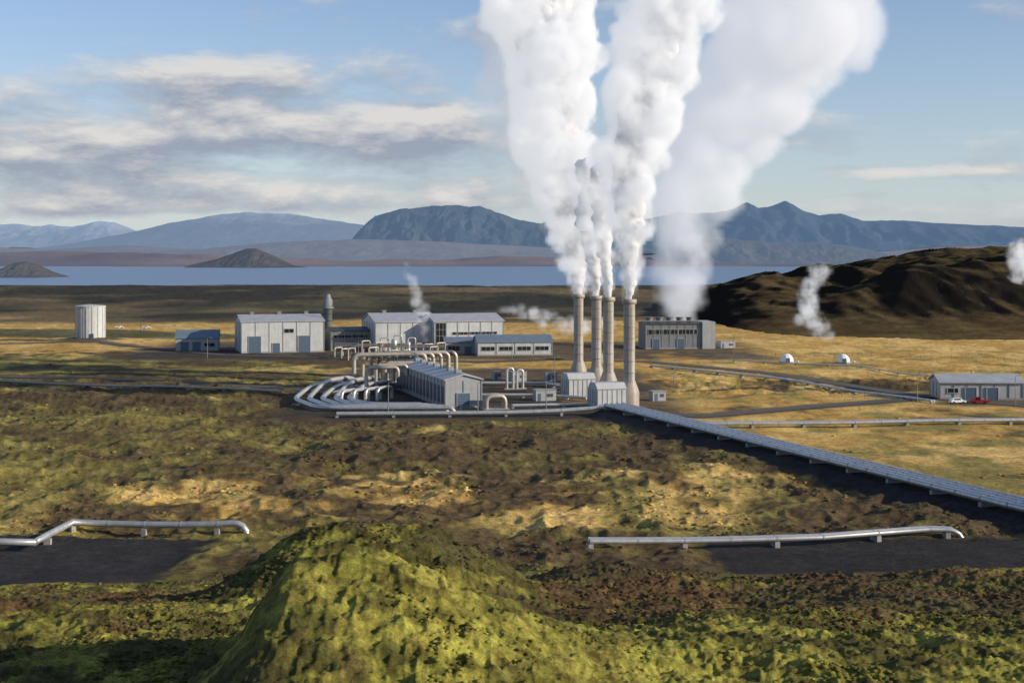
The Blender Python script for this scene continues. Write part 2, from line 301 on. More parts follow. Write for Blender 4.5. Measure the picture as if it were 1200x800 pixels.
# ------------------------------------------------------------- mesh builder
class MB:
    def __init__(s): s.v=[]; s.f=[]; s.sm=[]
    def add(s,vs,fs,sm=False):
        o=len(s.v); s.v+=[tuple(v) for v in vs]; s.f+=[tuple(i+o for i in f) for f in fs]; s.sm+=[sm]*len(fs); return s
    def box(s,x0,x1,y0,y1,z0,z1):
        return s.add([(x0,y0,z0),(x1,y0,z0),(x1,y1,z0),(x0,y1,z0),(x0,y0,z1),(x1,y0,z1),(x1,y1,z1),(x0,y1,z1)],
            [(0,3,2,1),(4,5,6,7),(0,1,5,4),(1,2,6,5),(2,3,7,6),(3,0,4,7)])
    def prism(s,prof,x0,x1,axis='x'):
        n=len(prof)
        if axis=='x': vs=[(x0,a,z) for a,z in prof]+[(x1,a,z) for a,z in prof]
        else: vs=[(a,x0,z) for a,z in prof]+[(a,x1,z) for a,z in prof]
        fs=[tuple(range(n)),tuple(range(2*n-1,n-1,-1))]+[(i,i+n,(i+1)%n+n,(i+1)%n) for i in range(n)]
        return s.add(vs,fs)
    def cyl(s,x,y,prof,n=24,sm=True,cap=True):
        vs=[];fs=[]
        for r,z in prof:
            for k in range(n): a=2*math.pi*k/n; vs.append((x+r*math.cos(a),y+r*math.sin(a),z))
        for j in range(len(prof)-1):
            for k in range(n): fs.append((j*n+k,j*n+(k+1)%n,(j+1)*n+(k+1)%n,(j+1)*n+k))
        s.add(vs,fs,sm)
        if cap: s.add(vs[-n:],[tuple(range(n))])
        return s
    def tube(s,path,r,fil=0,n=10,seg=5):
        P=[Vector(p) for p in path]
        if fil:
            Q=[P[0]]
            for i in range(1,len(P)-1):
                a=(P[i-1]-P[i]); b=(P[i+1]-P[i]); q=min(fil,a.length*.48,b.length*.48); A_=P[i]+a.normalized()*q; B_=P[i]+b.normalized()*q
                for k in range(seg+1):
                    t=k/seg; Q.append(A_*(1-t)**2+P[i]*2*t*(1-t)+B_*t*t)
            Q.append(P[-1]); P=Q
        t0=(P[1]-P[0]).normalized(); up=Vector((0,0,1)) if abs(t0.z)<.9 else Vector((1,0,0)); nrm=t0.cross(up).normalized()
        vs=[]
        for i,p in enumerate(P):
            t=(P[min(i+1,len(P)-1)]-P[max(i-1,0)]).normalized(); nrm=(nrm-t*nrm.dot(t)).normalized(); b=t.cross(nrm)
            for k in range(n): a=2*math.pi*k/n; vs.append(p+nrm*r*math.cos(a)+b*r*math.sin(a))
        fs=[(j*n+k,j*n+(k+1)%n,(j+1)*n+(k+1)%n,(j+1)*n+k) for j in range(len(P)-1) for k in range(n)]
        s.add(vs,fs,True); s.add(vs[:n],[tuple(range(n))]); s.add(vs[-n:],[tuple(range(n-1,-1,-1))]); return s
    def obj(s,name,mat,parent=None):
        me=bpy.data.meshes.new(name); me.from_pydata(s.v,[],s.f); me.polygons.foreach_set('use_smooth',s.sm); me.materials.append(mat); me.update()
        o=bpy.data.objects.new(name,me); scene.collection.objects.link(o)
        if parent: o.parent=parent
        return o
def root(name,x=0,y=0,z=0,rot=0):
    e=bpy.data.objects.new(name,None); scene.collection.objects.link(e); e.location=(x,y,z); e.rotation_euler=(0,0,math.radians(rot)); e.empty_display_size=.5; return e
WHITE=simple('white_cladding',(.50,.51,.50),.5,var=.12,nscale=.3,rib=('X',2.0),streak=.35)
PALE=simple('pale_grey_cladding',(.35,.36,.36),.5,var=.12,nscale=.3,rib=('X',2.0),streak=.35)
GREY=simple('grey_cladding',(.19,.20,.20),.6,var=.15,nscale=.3,streak=.3)
TRIM=simple('trim_grey',(.26,.27,.27),.6,var=.15,nscale=.3)
DARK=simple('dark_steel',(.05,.052,.056),.5,var=.2)
BLUE=simple('blue_grey_roof',(.15,.20,.24),.45,var=.12,nscale=.4,rib=('X',2.0))
ROOF=simple('light_roof',(.38,.39,.40),.45,var=.15,nscale=.3,streak=.2)
GLASS=simple('dark_glass',(.015,.018,.022),.08,var=.1)
STEEL=simple('aluminium_jacket',(.50,.50,.48),.38,metal=.5,var=.16,nscale=.8,streak=.2)
TAN=simple('weathered_pipe_jacket',(.42,.37,.30),.45,metal=.3,var=.2,nscale=.8,streak=.3)
CONC=simple('concrete',(.30,.29,.27),.9,var=.2,nscale=2,bump=.3)
CHIM=simple('chimney_cladding',(.36,.31,.25),.5,var=.14,nscale=.5,streak=.5)
DOORB=simple('blue_door',(.07,.11,.16),.5); RED=simple('red_paint',(.45,.02,.015),.3); CARW=simple('white_paint',(.75,.75,.74),.3); TYRE=simple('rubber',(.02,.02,.02),.8)
ROT=17
def building(name,x,y,L,W,he,hr,rot=ROT,wall=WHITE,roof=ROOF,z=0,windows=(),doors=(),ribs=5.0,vents=0,axis='x'):
    e=root(name,x,y,z,rot)
    w=MB()
    if axis=='x': w.prism([(0,0),(W,0),(W,he),(W/2,hr-.15),(0,he)],0,L,'x')
    else: w.prism([(0,0),(L,0),(L,he),(L/2,hr-.15),(0,he)][::-1],0,W,'y')
    w.obj('walls',wall,e)
    r=MB(); o=.5; th=.35
    if axis=='x':
        k=(hr-he)/(W/2)
        r.prism([(-o,he-o*k+.02),(W/2,hr),(W/2,hr+th),(-o,he-o*k+th)],-o,L+o,'x'); r.prism([(W+o,he-o*k+th),(W/2+.003,hr+th),(W/2+.003,hr),(W+o,he-o*k+.02)],-o,L+o,'x')
    else:
        k=(hr-he)/(L/2)
        r.prism([(-o,he-o*k+.02),(L/2,hr),(L/2,hr+th),(-o,he-o*k+th)],-o,W+o,'y'); r.prism([(L+o,he-o*k+th),(L/2+.003,hr+th),(L/2+.003,hr),(L+o,he-o*k+.02)],-o,W+o,'y')
    r.obj('roof',roof,e)
    b=MB(); b.box(-.12,L+.12,-.12,W+.12,-1.5,.6); b.obj('plinth',CONC,e)
    t=MB(); n=max(1,int(L/ribs))
    for i in range(n+1):
        xx=i*L/n; t.box(xx-.12,xx+.12,-.16,-.003,.61,he-.25)
    n=max(1,int(W/ribs))
    for i in range(n+1):
        yy=i*W/n; t.box(-.16,-.003,yy-.12,yy+.12,.61,he-.25); t.box(L+.003,L+.16,yy-.12,yy+.12,.61,he-.25)
    t.obj('pilasters',TRIM,e)
    g=MB(); fr=MB()
    for (a,bq,c,d) in windows:
        g.box(a,bq,-.10,-.02,c,d); fr.box(a-.12,bq+.12,-.18,-.11,d,d+.15); fr.box(a-.12,bq+.12,-.22,-.11,c-.15,c)
        nm=int((bq-a)/1.6)
        for i in range(nm+1):
            q=a+(bq-a)*i/max(nm,1); fr.box(q-.06,q+.06,-.17,-.11,c+.002,d-.002)
        nv=int((d-c)/2.4)
        for i in range(1,nv): q=c+(d-c)*i/nv; fr.box(a+.1,bq-.1,-.15,-.111,q-.05,q+.05)
    if windows: g.obj('windows',GLASS,e); fr.obj('window_frames',PALE,e)
    if doors:
        dd=MB(); df=MB()
        for (a,bq,d) in doors:
            dd.box(a,bq,-.2,-.02,.05,d); df.box(a-.2,a,-.28,-.02,.05,d+.2); df.box(bq,bq+.2,-.28,-.02,.05,d+.2); df.box(a,bq,-.28,-.02,d,d+.2)
        dd.obj('doors',DOORB,e); df.obj('door_frames',PALE,e)
    if vents:
        v=MB()
        for i in range(vents):
            xx=L*(i+.5)/vents; yy=W*.5 if axis=='x' else W*.3
            v.box(xx-.8,xx+.8,yy-.8,yy+.8,hr-.2,hr+1.3); v.box(xx-1,xx+1,yy-1,yy+1,hr+1.302,hr+1.5)
        v.obj('roof_vents',GREY,e)
    return e
tx,ty=at(106,690),690; e=root('water_tank',tx,ty,1.6)
MB().cyl(0,0,[(7,-1),(7,15),(7.25,15.05),(7.25,15.5),(6.6,15.7),(0.1,16.3)],32,False).obj('shell',WHITE,e)
r=MB()
for k in range(16):
    a=2*math.pi*k/16; c,s_=math.cos(a),math.sin(a); r.tube([(7.03*c,7.03*s_,0),(7.03*c,7.03*s_,14.9)],.16,0,6)
r.obj('seams',PALE,e)
MB().box(2.2,3.4,-7.3,-6.4,0,2.4).obj('door',DOORB,e)
l=MB(); [l.box(-3.6,-2.8,-7.4,-7.3,i*.5,i*.5+.06) for i in range(31)]; l.box(-3.62,-3.55,-7.42,-7.3,0,16.4); l.box(-2.85,-2.78,-7.42,-7.3,0,16.4); l.obj('ladder',DARK,e)
x,y=G(206,411.5); building('workshop_shed',x,y,18,14,5.6,8.6,rot=10,wall=PALE,roof=BLUE,doors=[(2,5.5,4),(7,10.5,4)],windows=[(12,16.5,2,3.4)],ribs=4.5)
x,y=G(283,414); building('turbine_hall',x,y,35,25,13.2,15.6,doors=[(3,8,7),(13,16,4),(24,29,7)],windows=[(18,22,8.5,10)],vents=3,ribs=5.5)
x,y=G(440,412); building('power_station_hall',x,y,27.5,30,12.5,15.8,windows=[(1.5,24,2,3.4)],ribs=5.5,vents=2)
x,y=G(509,412); building('control_hall',x,y,31,26,12.8,15.6,windows=[(.6,5.4,1.2,12.2),(8,28,7.2,8.2)],doors=[(10,13,4)],ribs=5,roof=ROOF)
x,y=G(560,417); building('office_annex',x,y,31,14,5.6,8.0,rot=8,roof=BLUE,windows=[(1.5,7,2.2,3.7),(9,14.5,2.2,3.7),(16.5,22,2.2,3.7),(24,29.5,2.2,3.7)],ribs=7.6)
x,y=G(522,415); building('entrance_wing',x,y,13,12,5,6.6,rot=8,roof=BLUE,wall=PALE,windows=[(1,6,1.5,3.4)],doors=[(8,11,3.2)],ribs=6)
x,y=G(388,411); building('switchgear_house',x,y,18,18,8.5,9.6,wall=GREY,roof=DARK,windows=[(1,16,5.5,6.8)],doors=[(3,6,3.5),(10,13,3.5)],ribs=3)
tx,ty=at(384,640),640; e=root('ventilation_tower',tx,ty,0)
MB().cyl(0,0,[(2.0,0),(2.0,17.5),(2.7,17.6),(2.7,18.2),(2.1,18.3),(2.1,21.5),(1.5,22.5),(1.1,24)],20).obj('shaft',GREY,e)
q=MB(); [q.cyl(0,0,[(2.05,z_),(2.25,z_+.05),(2.25,z_+.4),(2.05,z_+.45)],20,True,False) for z_ in (3,6,9,12,15)]; 
for k in range(10): a=2*math.pi*k/10; q.tube([(2.6*math.cos(a),2.6*math.sin(a),18.2),(2.6*math.cos(a),2.6*math.sin(a),19.3)],.05,0,4)
q.obj('rings',DARK,e)
x,y=G(522,479); e=building('separator_station',x,y,10,60,7.6,8.9,roof=ROOF,wall=PALE,axis='y',doors=[(3.2,6.6,4)],ribs=4)
w=MB()
for i in range(14):
    yy=2+i*4.2; w.box(-.10,-.02,yy,yy+2.6,1.2,5.8)
w.obj('louvres',DARK,e)
v=MB()
for i in range(7): v.box(4.2,5.8,5+i*8,7+i*8,8.6,9.9)
v.obj('ridge_vents',TRIM,e)
x,y=G(757,409); e=building('condenser_station',x,y,25,18,11,11.6,rot=5,wall=GREY,roof=DARK,ribs=3.2,windows=[(1,23,6.5,8.6)],doors=[(3,6,4.5),(14,17,4.5)])
q=MB(); [q.cyl(3+i*4.6,8,[(1.5,11.4),(1.5,13.0),(1.9,13.8)],16) for i in range(5)]; q.tube([(0,3,12.2),(24,3,12.2)],.3); q.obj('fans',GREY,e)
MB().box(25.2,31,-1,16,-.5,12).obj('lift_shaft',PALE,e)
x,y=G(1102,468); e=building('pump_house',x,y,23,13,4.8,6.6,rot=-4,wall=PALE,roof=ROOF,windows=[(2,5,2,3.2)],doors=[(7,10,3.4),(13,16,3.4)],ribs=3.8)
for px in (922,988):
    x,y=G(px,425); e=root('wellhead_dome',x,y,hz(x,y))
    MB().cyl(0,0,[(2.7*math.cos(a),.8+3.0*math.sin(a)) for a in [i*math.pi/2/6 for i in range(6)]]+[(.05,3.8)],10,False).obj('dome',CARW,e)
    MB().cyl(0,0,[(2.9,-.6),(2.9,.8)],20,False).obj('base',CONC,e)
    MB().box(-.7,.7,-2.95,-2.3,.1,2.2).obj('door',DOORB,e); MB().tube([(2.5,0,1),(4.5,0,1),(4.5,0,-.5)],.25,.6).obj('pipe',STEEL,e)
CH=[(at(678,462),462,zat(344.5,462)),(at(699,440),440,zat(346.5,440)),(at(713,418),418,zat(348,418)),(at(737.5,386),386,zat(350.5,386))]
for i,(x,y,zt) in enumerate(CH):
    e=root('steam_chimney',x,y,0,ROT); r=1.55
    MB().cyl(0,0,[(2.7,-.5),(2.7,3.8),(2.55,4.4),(1.75,6.6),(r,7.0),(r,zt-1.2)],32,True,False).obj('stack',CHIM,e)
    MB().cyl(0,0,[(r+.02,zt-1.4),(r+.45,zt-1.2),(r+.45,zt-.1),(r+.3,zt),(r-.2,zt),(r-.2,zt-2.2)],32,True,False).obj('rim',CHIM,e)
    MB().cyl(0,0,[(r-.22,zt-2.3),(.01,zt-2.3)],32).obj('flue_inside',DARK,e)
    q=MB(); zz=9
    while zz<zt-3: q.cyl(0,0,[(r,zz),(r+.09,zz+.02),(r+.09,zz+.2),(r,zz+.22)],32,True,False); zz+=3.1
    q.obj('flange_rings',TRIM,e)
    l=MB(); l.box(-.3,-.25,-r-.28,-r-.2,3,zt-1.6); l.box(.25,.3,-r-.28,-r-.2,3,zt-1.6)
    for k in range(int((zt-6)/.6)): l.box(-.249,.249,-r-.27,-r-.21,4+k*.6,4.06+k*.6)
    l.obj('ladder',GREY,e)
    if i<2: continue
    s=MB(); bx=-13.6 if i==2 else -10.6; wb=8.4; hb=5.0
    s.box(bx,bx+wb,-3.8,3.8,-.5,hb); s.prism([(-3.78,hb+.003),(3.78,hb+.003),(2.0,hb+1.7),(-2.0,hb+1.7)],bx+.02,bx+wb-.02,'x'); s.obj('silencer_box',WHITE,e)
    t=MB(); [t.box(bx+j*wb/6-.08+.05,bx+j*wb/6+.08,-3.92,-3.803,0,hb-.1) for j in range(7)]; [t.box(bx-.12,bx-.003,-3.6+j*1.7,-3.44+j*1.7,0,hb-.1) for j in range(5)]; t.box(bx-.15,bx+wb+.15,-3.98,-3.80,hb+.02,hb+.2); t.obj('stiffeners',TRIM,e)
    MB().tube([(bx+wb-.2,0,2.4),(-1,0,2.4)],1.2).obj('duct',TAN,e)
# ------------------------------------------------------------- pipes
def offs(path,o):
    out=[]; P=[Vector(p) for p in path]
    for i,p in enumerate(P):
        t=(P[min(i+1,len(P)-1)]-P[max(i-1,0)]).normalized(); out.append((p.x+t.y*o,p.y-t.x*o))
    return out
def densify(path,step):
    out=[]
    for (ax,ay),(bx,by) in zip(path[:-1],path[1:]):
        n=max(1,int(math.hypot(bx-ax,by-ay)/step))
        out+=[(ax+(bx-ax)*k/n,ay+(by-ay)*k/n) for k in range(n)]
    return out+[path[-1]]
def ground_pipe(name,path,r,clear,offsets=(0,),step=6,mat=STEEL,sup=True,smoothz=True,enddip=False):
    e=root(name); pp=densify(path,step)
    zs=np.array([float(height(np.array([x]),np.array([y]),False)[0]) for x,y in pp])
    if smoothz and len(zs)>5:
        for _ in range(4): zs[1:-1]=(zs[:-2]+zs[1:-1]+zs[2:])/3
    s=MB(); t=MB(); jn=MB()
    for k,o in enumerate(offsets):
        q=offs(pp,o); P3=[(a,b,z+clear+r) for (a,b),z in zip(q,zs)]
        for i in range(0,len(P3)-1):
            a=Vector(P3[i]); d=(Vector(P3[i+1])-a).normalized(); jn.tube([a-d*.12,a+d*.12],r*1.07,0,12)
        if enddip:
            a=Vector(P3[-1]); d=(a-Vector(P3[-2])).normalized(); P3+=[tuple(a+d*.8+Vector((0,0,-.1))),tuple(a+d*1.6+Vector((0,0,-.5))),tuple(a+d*2.1+Vector((0,0,-1.2))),tuple(a+d*2.2+Vector((0,0,-2.5)))]
        t.tube(P3,r,0,12)
    t.obj('pipe',mat,e); jn.obj('joints',TRIM,e)
    if sup:
        for i in range(0,len(pp),2):
            x,y=pp[i]; z=zs[i]; a=Vector(pp[min(i+1,len(pp)-1)])-Vector(pp[max(i-1,0)]); a.normalize(); nx,ny=a.y,-a.x
            c0=min(offsets)-r; c1=max(offsets)+r
            A_=[]
            for zz,g in ((z-1.5,.35),(z+clear-.01,.35)):
                for c_,dd in ((c0,-g),(c1,-g),(c1,g),(c0,g)): A_.append((x+nx*c_+a.x*dd,y+ny*c_+a.y*dd,zz))
            s.add(A_,[(0,3,2,1),(4,5,6,7),(0,1,5,4),(1,2,6,5),(2,3,7,6),(3,0,4,7)])
        s.obj('supports',CONC,e)
    return e
ground_pipe('steam_pipeline',MAIN,.55,.7,(-2.0,-.4,1.2,2.8))
ground_pipe('steam_pipeline',PIPELINE[:3],.45,.5,(-.7,.6))
ground_pipe('water_pipeline',PIPE_R,.42,.7,(0,1.2))
ground_pipe('hot_water_pipe',[G(-120,634,1.3),G(40,636,1.3),G(85,610.5,1.3),G(255,615,1.3),G(272,615.5,1.3)],.48,.85,(0,),step=5,enddip=True)
ground_pipe('hot_water_pipe',[G(690,637,1.2),G(960,628,1.2),G(1085,618,1.2),G(1108,618,1.2)],.36,.8,(0,1.1),step=6,enddip=True)
ground_pipe('well_pipeline',[G(765,430),G(900,444),G(1095,472)],.3,.4,(0,.9))
ground_pipe('well_pipeline',[G(860,424),G(1010,432),G(1100,446)],.25,.4,(0,))
ground_pipe('well_pipeline',[G(-60,449),G(120,453),G(330,462)],.3,.4,(0,.9),mat=TAN)
e=root('pipe_gallery'); t=MB(); sp=MB()
for i in range(6):
    x0,y0=-48+i*2.2,432+i*4.2; top=10.8-.15*i
    t.tube([(x0-7-i,y0-16,1),(x0,y0-3,1),(x0,y0,1),(x0,y0,top),(x0+19,y0+4,top),(x0+19,y0+4,4)],.66,2.0,12)
for i in range(5):
    x0,y0=-34+i*1.9,410+i*9; t.tube([(x0-8,y0,.9),(x0-8,y0,8.6),(x0+1,y0+2,8.6),(x0+1,y0+2,5.5)],.55,1.6,12)
for i in range(5): sp.box(-46+i*4.5,-45.7+i*4.5,436+i*3,436.3+i*3,-.3,10); 
sp.box(-46,-20,449,449.3,9.2,9.5); sp.box(-46,-20,441,441.3,9.2,9.5)
t.obj('pipes',TAN,e); sp.obj('rack',DARK,e)
e=root('pipe_bundle'); t=MB(); sp=MB()
for i in range(5):
    o=i*3.7; k=(i%2)*1.3
    t.tube([(-48+o,432,.7),(-52+o,427,3.2+k),(-58+o,414,3.2+k),(-61+o,405,1.0),(-60+o,394,1.0),(-51+o*.9,372+i*1.9,1.0),(-16-i*2.0,372.5+i*1.9,1.0),(-15.0-i*2.0,372.5+i*1.9,-.4)],.68,6,12)
    for q in (410,398): sp.box(-61.5+o+(0 if q==410 else 1.2),-59.5+o+(0 if q==410 else 1.2),q-8,q-7.3,-.5,.35)
for i in range(4):
    x0=-47+i*3.0; y0=392+i*3; t.tube([(x0,y0,-.3),(x0,y0,3.4),(x0+3.5,y0+7,3.4),(x0+3.5,y0+7,-.3)],.5,2.2,12)
t.obj('pipes',STEEL,e); sp.obj('supports',CONC,e)
def uloop(name,x,y,w,h,r,n,dy,mat=STEEL):
    e=root(name,x,y,0,ROT); t=MB()
    for i in range(n): t.tube([(0,i*dy,-.3),(0,i*dy,h),(w,i*dy,h),(w,i*dy,-.3)],r,min(w*.45,2),12)
    t.obj('pipes',mat,e); MB().box(-1,w+1,-1,(n-1)*dy+1,-.4,.25).obj('slab',CONC,e)
x,y=G(594,456); uloop('pipe_loop',x,y,2.0,6.4,.42,1,3); uloop('pipe_loop',x+3.1,y+1,1.9,5.8,.42,1,3)
x,y=G(570,480); uloop('pipe_loop',x,y,5.2,3.6,.6,2,1.8,TAN)
ground_pipe('yard_pipe',[G(600,478),G(690,476),G(740,483)],.35,.4,(0,1))
ground_pipe('yard_pipe',[G(562,452),G(640,452),G(672,458)],.4,.6,(0,1.2))
ground_pipe('yard_pipe',[G(560,466),G(640,466),G(690,470)],.35,.6,(0,1.1))
for px,h in ((446,6),(462,7),(478,6)):
    x,y=G(px,417); e=root('separator_vessel',x,y,0); MB().cyl(0,0,[(1.3,0),(1.3,h-1),(1.0,h-.3),(.3,h)],16).obj('vessel',STEEL,e); MB().tube([(0,0,h-.3),(0,0,h+1.4),(3,1,h+1.4),(3,1,.5)],.3,.8,8).obj('pipe',STEEL,e)
e=root('pipe_rack'); t=MB(); sp=MB()
for i in range(16):
    px=392+i*8; x,y=G(px,418+2*(i%3)); h=rng.uniform(3,7); t.tube([(x,y,-.2),(x,y,h),(x+rng.uniform(2,4),y+3,h),(x+3,y+3,.2)],rng.uniform(.2,.4),.9,8)
    sp.box(x+1,x+1.2,y-1,y-.8,-.3,4.5)
x0,y0=G(392,419); x1,y1=G(520,421)
for k in range(3): t.tube([(x0,y0-1+k*.8,4.7+.5*k),(x1,y1-1+k*.8,4.7+.5*k)],.22,0,8)
t.obj('pipes',TAN,e); sp.obj('posts',DARK,e)
for px,py,w_,d_,h_ in ((600,447,5,4,3),(628,470,6,3,3),(640,447,4,3,2.6),(578,445,3,3,2.5),(765,470,4,3,2.6),(700,425,6,4,3.2),(845,408,7,5,3)):
    x,y=G(px,py); e=root('equipment_cabin',x,y,0,ROT); MB().box(0,w_,0,d_,-.3,h_).obj('body',PALE,e); MB().box(-.2,w_+.2,-.2,d_+.2,h_+.003,h_+.2).obj('roof',TRIM,e); MB().box(.6,1.5,-.06,-.01,0,2.1).obj('door',DOORB,e); MB().box(w_*.55,w_*.85,-.06,-.01,1.1,2.0).obj('louvre',DARK,e)
def road(path,w,mat):
    pp=densify(path,5); L=offs(pp,-w/2); Rr=offs(pp,w/2); n=len(pp)
    c=np.array([[L[i],pp[i],Rr[i]] for i in range(n)]); Xr=c[...,0]; Yr=c[...,1]; Zr=height(Xr,Yr,False)+.12
    grid_obj('road',Xr,Yr,Zr,mat)
RM=simple('gravel_road',(.075,.068,.06),.95,var=.25,nscale=.5,bump=.4,bscale=3)
for r in ROADS: road(r,6,RM)
def lamp(px,py,h=8):
    x,y=G(px,py); e=root('street_lamp',x,y,hz(x,y)); MB().cyl(0,0,[(.14,-.5),(.09,h)],8).obj('pole',GREY,e); MB().tube([(0,0,h-.1),(0,0,h+.2),(1.3,0,h+.4)],.06,.2,6).obj('arm',GREY,e); MB().box(.9,1.8,-.15,.15,h+.3,h+.45).obj('head',PALE,e)
for a in [(455,486),(560,486),(640,484),(650,448),(790,452),(1075,472),(1190,476),(165,392),(243,420),(420,424),(600,420),(860,415)]: lamp(*a)
def fence(path,h=1.6,step=4):
    e=root('fence'); pp=densify(path,step); p_=MB(); w=MB(); prev=None
    for x,y in pp:
        z=hz(x,y); p_.box(x-.06,x+.06,y-.06,y+.06,z-.3,z+h)
        if prev:
            for k in (.5,1.0,1.5): w.tube([(prev[0],prev[1],prev[2]+k),(x,y,z+k)],.025,0,4)
        prev=(x,y,z)
    p_.obj('posts',GREY,e); w.obj('wires',GREY,e)
fence([G(440,484),G(560,482),G(700,481)]); fence([G(800,455),G(960,462),G(1085,474)]); fence([G(840,420),G(1010,417),G(1190,425)])
def car(name,x,y,rot,paint,truck=False):
    e=root(name,x,y,hz(x,y),rot)
    prof=[(-2.2,.45),(2.2,.45),(2.25,.9),(1.3,1.02),(.6,1.62),(-1.5,1.65),(-2.15,1.05)]
    if truck: prof=[(-2.6,.5),(2.5,.5),(2.55,1.1),(1.6,1.2),(1.1,1.95),(-.2,1.95),(-.35,1.15),(-2.6,1.15)]
    MB().prism([(a,b) for a,b in prof][::-1],-.85,.85,'y').obj('body',paint,e)
    g=MB(); x0,x1=(-1.35,.55) if not truck else (-.1,1.0); g.box(x0,x1,-.88,.88,1.12,1.5 if not truck else 1.8); g.obj('windows',GLASS,e)
    w=MB()
    for a in (-1.4,1.4):
        for s_ in (-.8,.8):
            vs=[(a+.36*math.cos(k*math.pi/8),s_+d,.36+.36*math.sin(k*math.pi/8)) for d in (-.12,.12) for k in range(16)]
            w.add(vs,[tuple(range(16)),tuple(range(31,15,-1))]+[(k,(k+1)%16,16+(k+1)%16,16+k) for k in range(16)])
    w.obj('wheels',TYRE,e); return e
x,y=G(1148,473); car('pickup_truck',x,y,170,RED,True)
x,y=G(140,385); car('parked_van',x,y,5,CARW); x,y=G(172,385); car('parked_car',x,y,0,CARW)
x,y=G(1122,473); car('parked_car',x,y,10,CARW)
# ------------------------------------------------------------- steam
def puffs(path,n,small=0,lo=.36,hi=.6,out=1.12):
    P=np.array(path,float); seg=np.linalg.norm(np.diff(P[:,:3],axis=0),axis=1); cum=np.concatenate([[0],np.cumsum(seg/ (0.5*(P[1:,3]+P[:-1,3])) )])
    def samp(t): return np.array([np.interp(t,cum,P[:,k]) for k in range(4)])
    pts=[];rad=[]
    for i in range(n):
        t=(i+rng.random())/n*cum[-1]; q=samp(t); R=q[3]; d=rng.normal(size=3); d/=np.linalg.norm(d); rr=R*rng.uniform(lo,hi)
        c=q[:3]+d*(R-rr)*rng.uniform(.3,out); pts.append(c); rad.append(rr)
        for j in range(small):
            d2=rng.normal(size=3); d2/=np.linalg.norm(d2); d2=d2+d*.6; d2/=np.linalg.norm(d2)
            pts.append(c+d2*rr*.85); rad.append(rr*rng.uniform(.3,.55))
    return np.array(pts),np.array(rad)
def steam_obj(name,pts,rad,mat,voxel,surface,parent,thr=.1,disp=()):
    me=bpy.data.meshes.new(name); me.from_pydata([tuple(p) for p in pts],[],[]); at_=me.attributes.new('rad','FLOAT','POINT'); at_.data.foreach_set('value',rad.astype(np.float32))
    o=bpy.data.objects.new(name,me); scene.collection.objects.link(o); o.parent=parent
    g=bpy.data.node_groups.new(name+'_gn','GeometryNodeTree'); g.interface.new_socket('Geometry',in_out='INPUT',socket_type='NodeSocketGeometry'); g.interface.new_socket('Geometry',in_out='OUTPUT',socket_type='NodeSocketGeometry')
    N=g.nodes; i=N.new('NodeGroupInput'); u=N.new('NodeGroupOutput'); na=N.new('GeometryNodeInputNamedAttribute'); na.data_type='FLOAT'; na.inputs[0].default_value='rad'
    mp=N.new('GeometryNodeMeshToPoints'); g.links.new(i.outputs[0],mp.inputs[0]); g.links.new(na.outputs[0],mp.inputs['Radius'])
    pv=N.new('GeometryNodePointsToVolume')
    try: pv.resolution_mode='VOXEL_SIZE'
    except Exception: pv.inputs['Resolution Mode'].default_value='Size'
    pv.inputs['Density'].default_value=1.0; pv.inputs['Voxel Size'].default_value=voxel
    g.links.new(mp.outputs[0],pv.inputs[0]); g.links.new(na.outputs[0],pv.inputs['Radius'])
    sm=N.new('GeometryNodeSetMaterial'); sm.inputs['Material'].default_value=mat
    last=pv.outputs[0]
    if surface:
        vm=N.new('GeometryNodeVolumeToMesh'); vm.inputs['Threshold'].default_value=thr
        g.links.new(last,vm.inputs[0]); ssn=N.new('GeometryNodeSetShadeSmooth'); g.links.new(vm.outputs[0],ssn.inputs[0]); last=ssn.outputs[0]
    g.links.new(last,sm.inputs[0]); g.links.new(sm.outputs[0],u.inputs[0])
    md=o.modifiers.new('steam','NODES'); md.node_group=g
    for k,(sz,st) in enumerate(disp):
        tx=bpy.data.textures.new(name+'_t%d'%k,'CLOUDS'); tx.noise_scale=sz; tx.noise_depth=4
        dm=o.modifiers.new('d%d'%k,'DISPLACE'); dm.texture=tx; dm.strength=st; dm.mid_level=.5; dm.texture_coords='GLOBAL'
    me.materials.append(mat); return o
def vol_mat(name,dens,emis,col=(1,1,1),ns=.12,lo=.42,hi=.62,det=3,ecol=(.93,.95,1)):
    m,nt,out=newmat(name); vi=nt.nodes.new('ShaderNodeVolumeInfo'); pos=nt.nodes.new('ShaderNodeNewGeometry').outputs['Position']
    n=mapr(nt,noise(nt,pos,ns,det,.6,0),lo,hi,0,1); d=M(nt,'MULTIPLY',M(nt,'MULTIPLY',vi.outputs['Density'],n),dens)
    s=nt.nodes.new('ShaderNodeVolumeScatter'); s.inputs['Color'].default_value=(*col,1); lk(nt,d,s.inputs['Density'])
    e=nt.nodes.new('ShaderNodeEmission'); e.inputs[0].default_value=(*ecol,1); lk(nt,M(nt,'MULTIPLY',d,emis),e.inputs[1])  # steam glows weakly in place of light scattered many times inside it
    a=nt.nodes.new('ShaderNodeAddShader'); lk(nt,s.outputs[0],a.inputs[0]); lk(nt,e.outputs[0],a.inputs[1]); lk(nt,a.outputs[0],out.inputs['Volume']); return m
m,nt,out=newmat('dense_steam'); d=nt.nodes.new('ShaderNodeBsdfDiffuse'); d.inputs[0].default_value=(.84,.84,.84,1); t=nt.nodes.new('ShaderNodeBsdfTranslucent'); t.inputs[0].default_value=(.88,.88,.90,1)
mx=nt.nodes.new('ShaderNodeMixShader'); mx.inputs[0].default_value=.40; lk(nt,d.outputs[0],mx.inputs[1]); lk(nt,t.outputs[0],mx.inputs[2]); lk(nt,mx.outputs[0],out.inputs[0]); CORE=m
